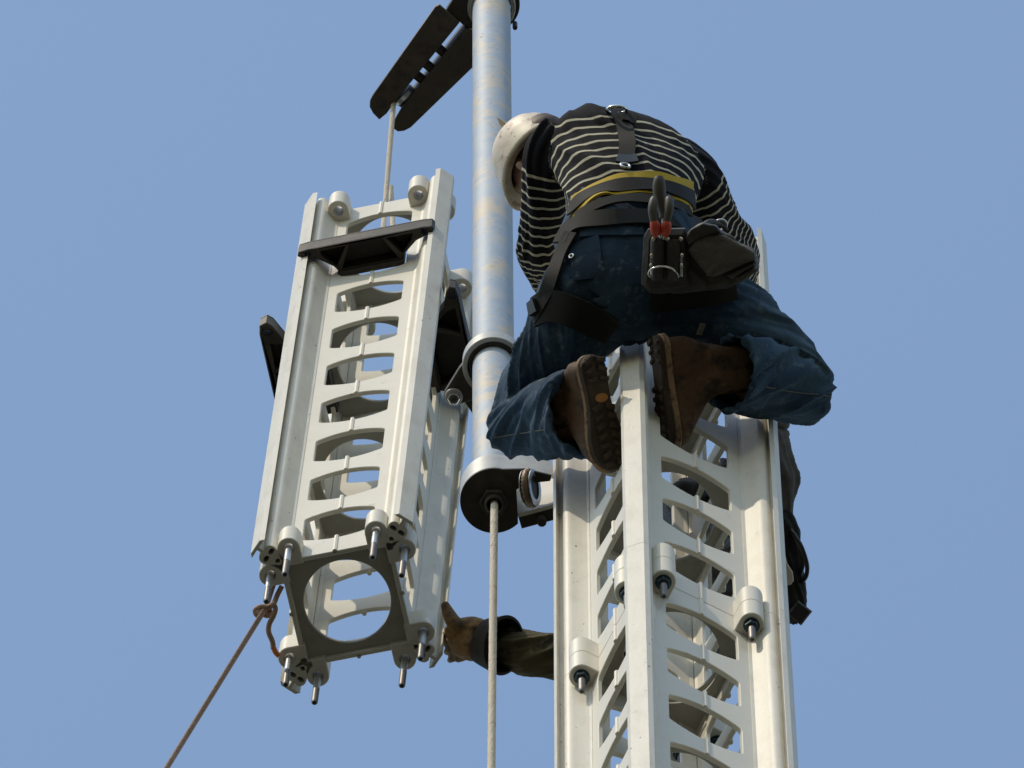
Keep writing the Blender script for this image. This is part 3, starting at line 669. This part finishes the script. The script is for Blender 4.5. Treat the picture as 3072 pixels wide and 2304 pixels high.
# boots (built in their own frame: x across, y to the toe, z up from the sole)
def boot(px, py, D, fwd, up, sh=1.0, L=.285, flip=1):
    z = up.normalized(); y = (fwd - z * fwd.dot(z)).normalized(); x = y.cross(z) * flip
    M = Matrix((( x.x, y.x, z.x, 0), (x.y, y.y, z.y, 0), (x.z, y.z, z.z, 0), (0, 0, 0, 1))); M.translation = P(px, py, D)
    out = [(-.034, -.115), (-.036, -.085), (-.034, -.04), (-.036, .0), (-.045, .05), (-.050, .085), (-.046, .125), (-.028, .155), (0, .166), (.026, .158), (.040, .13), (.044, .09), (.040, .05), (.030, 0), (.030, -.05), (.034, -.09), (.030, -.118), (.012, -.134), (-.016, -.133)]
    out = [tuple(p) for p in catmull(out[-2:] + out + out[:3], 3)[6:6 + 3 * len(out)]]; k = L / .30
    out = [(a * k * 1.12, b * k) for a, b in out]
    def ins(o, s): return [(a * s, b * s) for a, b in o]
    V, Fc = [], []; n = 24                                          # upper: rings from toe to heel, then the shaft
    prof = [(.012, 1.0, 1.0, 0), (.030, 1.0, .985, 0), (.048, .95, .95, -.004), (.066, .86, .84, -.018), (.085, .80, .70, -.026), (.105, .76, .56, -.034), (.135, .80, .46, -.036), (.165, .84, .43, -.034), (.20, .80, .42, -.030), (.23, .70, .38, -.030)]
    base = catmull([(a, b, 0) for a, b in out] , 1)[:, :2]
    for zz, sx, sy, oy in prof:
        zz = zz if zz < .09 else .085 + (zz - .085) * sh
        for a, b in base: V.append((a * sx * .97, b * sy * .97 + oy, zz))
    n = len(base)
    for i in range(len(prof) - 1):
        for q in range(n): Fc.append((i * n + q, i * n + (q + 1) % n, (i + 1) * n + (q + 1) % n, (i + 1) * n + q))
    Fc += [tuple(range(n))[::-1], tuple((len(prof) - 1) * n + q for q in range(n))]
    up_me = from_py('boot', V, Fc)
    for v in up_me.vertices:
        c = v.co; h = .0045 * noise.noise(c * 26 + Vector((px, 0, 0))) + .0028 * noise.noise(c * 70); v.co = c * 1.0 + Vector((c.x, c.y * .4, 0)).normalized() * h
    b = link('boot', up_me, M_boot, person, M)
    link('welt', plate('welt', [ins(out, 1.06)], .004, .022, .004), M_welt, b)
    so_ = link('sole', plate('sole', [ins(out, 1.03)], -.008, .008, .003), M_sole, b)
    lugs = []
    for j in range(12):
        yy = -.112 + j * .0225
        if -.045 < yy < -.004: continue
        for sx in (-1, 1):
            lm = box('tread_lug', -.014, .014, -.0065, .0065, -.015, -.006, .0025) if not lugs else lugs[0]
            lugs.append(lm); link('tread_lug', lm, M_sole, so_, Matrix.Translation((sx * .019, yy, 0)) @ Matrix.Rotation(sx * .30 + random.uniform(-.16, .16), 4, 'Z') @ Matrix.Diagonal((1, random.uniform(.7, 1.15), random.uniform(.8, 1.0), 1)))
    if flip > 0: link('sole_badge', plate('sole_badge', [circ(0, -.022, .019, 20, ry=.011)], -.0105, -.0085, .0006), M_badge, b)
    return b
cam_up, cam_rt, cam_aw = _u, _x, _f
# left of the picture: sole turned to the viewer, toe down through the lattice
boot(1803, 1222, 29.03, -cam_up * 1.0 + cam_rt * .08 + cam_aw * .16, cam_aw * .80 - cam_rt * .58 - cam_up * .12, .62, L=.268)
boot(1985, 1165, 29.12, -cam_up * .90 + cam_rt * .36 + cam_aw * .10, cam_rt * .90 + cam_up * .10 + cam_aw * .30, 1.0, L=.272, flip=-1)

link('pull_tab', plate('pull_tab', [[((x - 2103) / 1262, -(y - 985) / 1262) for x, y in ((2088, 1004), (2101, 968), (2118, 972), (2105, 1006))]], -.002, .002, .0008), M_flap, person, P_face(2103, 985, 29.08))
tree = bvh([ME_jeans, ME_shirt])
# harness
link('back_strap', strap('back_strap', tree, [(1852, 348), (1866, 375), (1885, 420), (1880, 460), (1878, 492)], .040, .005, .006), M_web, person)
bk = link('strap_buckle', strap('strap_buckle', tree, [(1850, 488), (1880, 492), (1912, 488)], .030, .007, .010), M_black, person)
h, nn = hit(tree, 1872, 512); q = nn.to_track_quat('Z', 'Y').to_matrix().to_4x4()
link('snap_ring', torus('snap_ring', .011, .0035, 24, 8), M_zinc, bk, Matrix.Translation(h + nn * .014) @ q)
h, nn = hit(tree, 1846, 350)
if h is None: h, nn = hit(tree, 1850, 372)
dr = link('d_ring', torus('d_ring', .024, .0045, 28, 8), M_chrome, person, Matrix.Translation(h + nn * .012 + _u * .006) @ (_f * .35 + _u * .95).to_track_quat('Z', 'Y').to_matrix().to_4x4())
link('strap_fold', strap('strap_fold', tree, [(1856, 364), (1882, 368), (1906, 376)], .036, .008, .010), M_web, person)
link('belt_padding', strap('belt_padding', tree, [(1722, 632), (1760, 588), (1830, 564), (1900, 553), (1980, 556), (2040, 576), (2070, 596)], .082, .006, .002, 8), M_yellow, person)
link('work_belt', strap('work_belt', tree, [(1712, 644), (1752, 596), (1825, 570), (1900, 560), (1980, 564), (2042, 584), (2072, 603)], .046, .004, .0085, 8), M_web, person)
link('hip_belt', strap('hip_belt', tree, [(1690, 735), (1712, 690), (1762, 668), (1850, 660), (1940, 660), (2040, 668), (2110, 690)], .046, .008, .008, 8), M_web, person)
link('waist_strap', strap('waist_strap', tree, [(1735, 660), (1790, 622), (1870, 605), (1960, 606), (2060, 640)], .030, .006, .008, 8), M_web, person)
link('side_strap', strap('side_strap', tree, [(1722, 705), (1690, 770), (1665, 840), (1645, 890), (1625, 930), (1612, 955)], .042, .006, .010, 8), M_web, person)
link('leg_strap', strap('leg_strap', tree, [(1612, 940), (1650, 915), (1700, 925), (1770, 955), (1840, 990)], .075, .010, .006, 8), M_web, person)
link('leg_strap', strap('leg_strap', tree, [(1950, 900), (2020, 890), (2110, 880), (2200, 860)], .060, .010, .006, 8), M_web, person)
link('strap_buckle', strap('strap_buckle', tree, [(1618, 905), (1624, 945)], .030, .012, .016, 4), M_black, person)
link('back_pocket', strap('back_pocket', tree, [(1752, 722), (1758, 760), (1762, 800), (1768, 838)], .078, .0022, .0018, 8), M_denim, person)
h, nn = hit(tree, 1718, 773)
link('pocket_rivet', torus('pocket_rivet', .0055, .0026, 16, 8), M_chrome, person, Matrix.Translation(h + nn * .007) @ nn.to_track_quat('Z', 'Y').to_matrix().to_4x4())

for nm, path, wd in (('seam', [(1484, 1312), (1560, 1300), (1640, 1288), (1690, 1284)], .0024), ('seam', [(2296, 1160), (2380, 1176), (2450, 1184), (2492, 1188)], .0024),
                     ):
    link(nm, strap(nm, tree, path, wd, .0012, .0012, 12), M_thread2, person)
link('waistband', strap('waistband', tree, [(1742, 702), (1800, 694), (1870, 694), (1930, 696)], .026, .004, .002, 10), M_denim, person)
# ------------------------------------------------------------------ tools on the belt
def facing(px, py, D, roll=0, pitch=0):
    z = (-_f); m = Matrix(((_x.x, _u.x, z.x, 0), (_x.y, _u.y, z.y, 0), (_x.z, _u.z, z.z, 0), (0, 0, 0, 1))); m.translation = P(px, py, D)
    return m @ Matrix.Rotation(R(roll), 4, 'Z') @ Matrix.Rotation(R(pitch), 4, 'X')
PXM = 1262.0
DP = 29.10
def loc(cx, cy, pl): return [((x - cx) / PXM, -(y - cy) / PXM) for x, y in pl]
TP = thing('tool_pouch', 'black leather tool pouch with riveted straps and hammer loop on the man\'s belt', 'tool pouch', None, facing(1990, 785, DP, 0, 8))
link('back_panel', plate('back_panel', [loc(1990, 785, [(1932, 715), (1945, 690), (2055, 688), (2066, 715), (2075, 862), (2040, 876), (1950, 882), (1924, 855)])], -.045, .0, .012), M_pouch, TP)
for cx in (1973, 2018):
    V, Fc = tube_geo([((cx - 1990) / PXM, -(718 - 785) / PXM, .004), ((cx - 1990) / PXM, -(780 - 785) / PXM, .009), ((cx - 1990) / PXM, -(838 - 785) / PXM, .004)], [.017, .019, .015], 14)
    link('pocket', from_py('pocket', V, Fc, 60), M_pouch, TP)
for x in (1957, 2044):
    link('rivet_strip', plate('rivet_strip', [loc(1990, 785, [(x - 5, 760), (x + 5, 760), (x + 4, 828), (x - 6, 828)])], .010, .018, .002), M_zinc, TP)
for x, y in ((1960, 714), (2002, 714), (2042, 714), (1956, 763), (2044, 763), (1954, 793), (2043, 793)):
    link('rivet', cyl('rivet', .0052, .0, .022, 12, .002), M_chrome, TP, Matrix.Translation(Vector((*loc(1990, 785, [(x, y)])[0], 0))))
link('hammer_loop', tube('hammer_loop', [Vector((*loc(1990, 785, [(x, y)])[0], z)) for x, y, z in catmull([(1950, 830, .014), (1945, 818, .02), (1955, 802, .028), (1985, 793, .034), (2015, 800, .034), (2030, 815, .028), (2036, 828, .014)], 6)], .0022, 8), M_chrome, TP)
CB = thing('canvas_bag', 'faded black canvas bag with a folded flap at the man\'s right hip', 'bag')
def slabgeo(pl, D, th, dz=0):
    n = len(pl); V = [P(x, y, D + (dz * (y - pl[0][1]) / PXM)) for x, y in pl] + [P(x, y, D + th + (dz * (y - pl[0][1]) / PXM)) for x, y in pl]
    return V, [tuple(range(n)), tuple(range(2 * n - 1, n - 1, -1))] + [(i, n + i, n + (i + 1) % n, (i + 1) % n) for i in range(n)]
link('bag_body', skin('bag_body', [], .0045, 5, .009, 16, .001, 5.5, extra=[slabgeo([(2052, 706), (2108, 676), (2166, 694), (2258, 752), (2270, 790), (2262, 812), (2228, 838), (2180, 858), (2070, 868), (1965, 880), (1950, 868), (2050, 800)], 29.12, .075)]), M_pouch, CB)
link('bag_flap', skin('bag_flap', [], .0042, 3, .010, 15, .001, 2.2, extra=[slabgeo([(2066, 748), (2088, 722), (2122, 706), (2172, 712), (2264, 758), (2270, 778), (2238, 788), (2180, 806), (2124, 824), (2098, 800)], 29.085, .045, -.25)]), M_flap, CB)
link('flap_hem', skin('flap_hem', [], .004, 3, .005, 20, .001, 4.2, extra=[slabgeo([(2052, 712), (2074, 688), (2110, 668), (2150, 676), (2166, 696), (2122, 704), (2088, 720), (2066, 746)], 29.085, .05)]), M_pouch, CB)
for pl in ([(2180, 826), (2262, 786), (2268, 794), (2196, 836)], [(2206, 836), (2266, 802), (2274, 812), (2222, 846)]):
    link('bag_edge', skin('bag_edge', [], .004, 2, .003, 20, .001, 4.2, extra=[slabgeo(pl, 29.09, .05)]), M_flap, CB)
link('bag_strap', tube('bag_strap', pts([(2110, 676, 29.16), (2130, 664, 29.2), (2160, 672, 29.24), (2180, 690, 29.26)]), .006, 8), M_pouch, CB)
link('snap_hook', torus('snap_hook', .016, .0035, 24, 8), M_zinc, CB, facing(2160, 676, 29.25, 20, 40))
def tool_handle(name, pl, rad, material, parent): return link(name, tube(name, pts(pl, 5), rad, 12), material, parent)
PL = thing('pliers', 'pliers with grey-brown grips and red collars standing in the tool pouch', 'pliers')
nn5 = lambda a, b, n: [a + (b - a) * i / n for i in range(n + 1)]
for pl in ([(1962, 592, 29.09), (1957, 630, 29.07), (1962, 668, 29.06)], [(2006, 590, 29.09), (2008, 625, 29.07), (2000, 668, 29.06)]):
    h_ = tool_handle('handle', pl, [.006, .0095, .0105, .011, .011, .0108, .0105, .010, .0098, .0095, .009], M_grip, PL)
for pl in ([(1962, 664, 29.06), (1966, 685, 29.06), (1966, 706, 29.07)], [(2001, 664, 29.06), (1998, 685, 29.06), (1994, 706, 29.07)]):
    tool_handle('grip_collar', pl, [.0098, .0108, .0118, .0124, .0128, .0128, .0128, .0124, .0118, .0105, .007], M_red, PL)
link('joint', tube('joint', pts([(1967, 700, 29.075), (1975, 718, 29.085), (1982, 740, 29.09)]) , .006, 8), M_zinc, PL)
link('joint', tube('joint', pts([(1993, 700, 29.075), (1988, 718, 29.085), (1982, 740, 29.09)]), .006, 8), M_zinc, PL)
SD = thing('screwdriver', 'tool with one fat grey-brown handle behind the pliers in the pouch', 'screwdriver')
tool_handle('handle', [(1977, 530, 29.13), (1978, 575, 29.12), (1986, 625, 29.11), (1990, 655, 29.10)], [.010, .0135, .015, .0157, .016, .016, .0155, .015, .0142, .0132, .012, .0112, .0105, .010, .0098, .0095], M_grip, SD)
link('blade', tube('blade', pts([(1990, 650, 29.10), (1991, 700, 29.10), (1992, 740, 29.11)]), .0045, 8), M_zinc, SD)

# ------------------------------------------------------------------ second man behind the standing mast
p2r = thing('person', 'man mostly hidden behind the standing mast, gloved hand steadying the hanging section', 'person')
tor2 = lambda k=1: Limb([(2180, 1500, 30.35, .14, .11), (2175, 1600, 30.5, .145, .115), (2150, 1740, 30.75, .155, .115), (2110, 1860, 30.98, .15, .10), (2060, 1930, 31.05, .10, .08)], scale=k)
arm2 = lambda k=1: Limb([(2130, 1890, 31.0, .075, .075), (2000, 1945, 30.95, .070, .068), (1840, 1972, 30.9, .066, .06), (1700, 1968, 30.92, .060, .058), (1590, 1958, 30.96, .056, .054), (1520, 1942, 30.99, .047, .045)], scale=k)
arm2b = lambda k=1: Limb([(2230, 1800, 30.9, .07, .07), (2240, 1880, 30.7, .055, .055), (2180, 1900, 30.5, .05, .05), (2110, 1900, 30.35, .042, .042)], scale=k)
leg2 = lambda k=1: [Limb([(2120, 1530, 30.3, .10, .1), (2080, 1560, 30.1, .09, .09), (2080, 1520, 29.85, .07, .07), (2060, 1500, 29.6, .05, .05)], scale=k), Limb([(2240, 1480, 30.3, .10, .1), (2230, 1500, 30.05, .085, .085), (2230, 1480, 29.8, .07, .07), (2200, 1500, 29.55, .05, .05)], scale=k)]
hd2 = P(2010, 1975, 31.12)
gw = P(1440, 1925, 31.06); gfw = P(1372, 1935, 31.12) - gw
hg = hand(gw, gfw, _u, _f + _x * .2, 1.08, 20, 1, 0)
link('body', skin('body', [tor2(.74), arm2(.66), arm2b(.62)] + leg2(.66) + [Limb([(2080, 1920, 31.05, .06, .06), (2030, 1955, 31.1, .055, .055)])], .007, 4,
     extra=hand(gw, gfw, _u, _f + _x * .2, .97, 20, 1) + head_geo(hd2, Vector((-.3, .1, .95)), Vector((-.8, -.5, 0))) + hand(P(2110, 1900, 30.35), P(2060, 1890, 30.25) - P(2110, 1900, 30.35), _u, -_x, 1, 60)), M_skin, p2r)
link('sleeve', skin('sleeve', [arm2()], .0055, 4, .012, 15, .001, 6.6), M_olive, p2r)
link('jacket', skin('jacket', [tor2(), arm2b()], .007, 4, .014, 13, .001, 1.9), M_jacket, p2r)
link('trousers', skin('trousers', leg2(), .007, 4, .012, 13, .001, 1.2), M_pouch, p2r)
gv, gf = [], []
link('glove', skin('glove', [], .0042, 3, extra=hg), M_glove, p2r)
gz = Limb([(1418, 1915, 31.01, .050, .045), (1450, 1925, 31.0, .058, .054), (1488, 1932, 30.97, .070, .060), (1512, 1936, 30.945, .077, .064)], capb=0, open_b=.07, seg=36)
gm = from_py('glove_cuff', gz.V, gz.F, 60); link('glove_cuff', gm, M_cuff, p2r)
link('thumb', skin('thumb', [Limb([(1392, 1895, 31.0, .024, .022), (1362, 1868, 31.0, .020, .019), (1345, 1838, 31.02, .016, .015), (1334, 1812, 31.03, .011, .010)])], .004, 3), M_glove, p2r)
link('glove_palm', skin('glove_palm', [Limb([(1352, 1880, 31.02, .022, .02), (1385, 1905, 31.01, .052, .03), (1425, 1918, 31.0, .058, .046)])], .0045, 3, .004, 20, .0008, 9.1), M_glove, p2r)
# gear hanging at the second man's hip
bagp = [(2325, 1268), (2352, 1262), (2360, 1276), (2352, 1290), (2356, 1302), (2358, 1318), (2364, 1330), (2392, 1430), (2388, 1480), (2376, 1575), (2345, 1600), (2300, 1590), (2290, 1300)]
RB = thing('rope_bag', 'grey cloth bag hanging behind the right edge of the standing mast', 'bag')
rbl = Limb([(2315, 1290, 30.0, .032, .03), (2328, 1340, 29.98, .034, .05), (2330, 1390, 29.96, .044, .055), (2330, 1432, 29.95, .054, .055), (2327, 1480, 29.94, .050, .05), (2326, 1530, 29.93, .042, .05), (2330, 1580, 29.92, .034, .045)])
link('bag_body', skin('bag_body', [rbl], .005, 3, .012, 20, .001, 7.7), M_jacket, RB)
for i, y in enumerate((1274, 1302)): link('drawn_neck', torus('drawn_neck', .026, .013, 24, 10), M_jacket, RB, Matrix.Translation(P(2322, y, 30.0)) @ _u.to_track_quat('Z', 'Y').to_matrix().to_4x4())
HG = thing('gear_harness', 'black webbing gear with a cable loop below the grey cloth bag', 'harness')
link('gear_pad', skin('gear_pad', [Limb([(2340, 1560, 29.9, .036, .04), (2362, 1620, 29.88, .030, .04), (2368, 1680, 29.87, .028, .04), (2370, 1740, 29.86, .032, .045), (2376, 1800, 29.85, .034, .04), (2376, 1850, 29.84, .028, .035)])], .005, 3, .010, 22, .001, 2.8), M_web, HG)
link('white_tag', plate('white_tag', [loc(2368, 1712, [(2352, 1650), (2362, 1690), (2378, 1715), (2382, 1742), (2372, 1756), (2354, 1756)])], -.004, .004, .002), M_white, HG, facing(2368, 1712, 29.80))
link('cable_loop', tube('cable_loop', pts([(2380, 1600, 29.84), (2404, 1640, 29.82), (2420, 1690, 29.82), (2420, 1722, 29.82), (2410, 1740, 29.83), (2396, 1742, 29.84)]), .0058, 8), M_black, HG)
link('cable_loop', tube('cable_loop', pts([(2372, 1590, 29.85), (2395, 1630, 29.83), (2408, 1690, 29.83), (2400, 1725, 29.84)]), .0055, 8), M_black, HG)
link('battery_box', box('battery_box', -.022, .022, -.022, .022, -.03, .03, .004), M_black, HG, facing(2398, 1838, 29.83, -38))
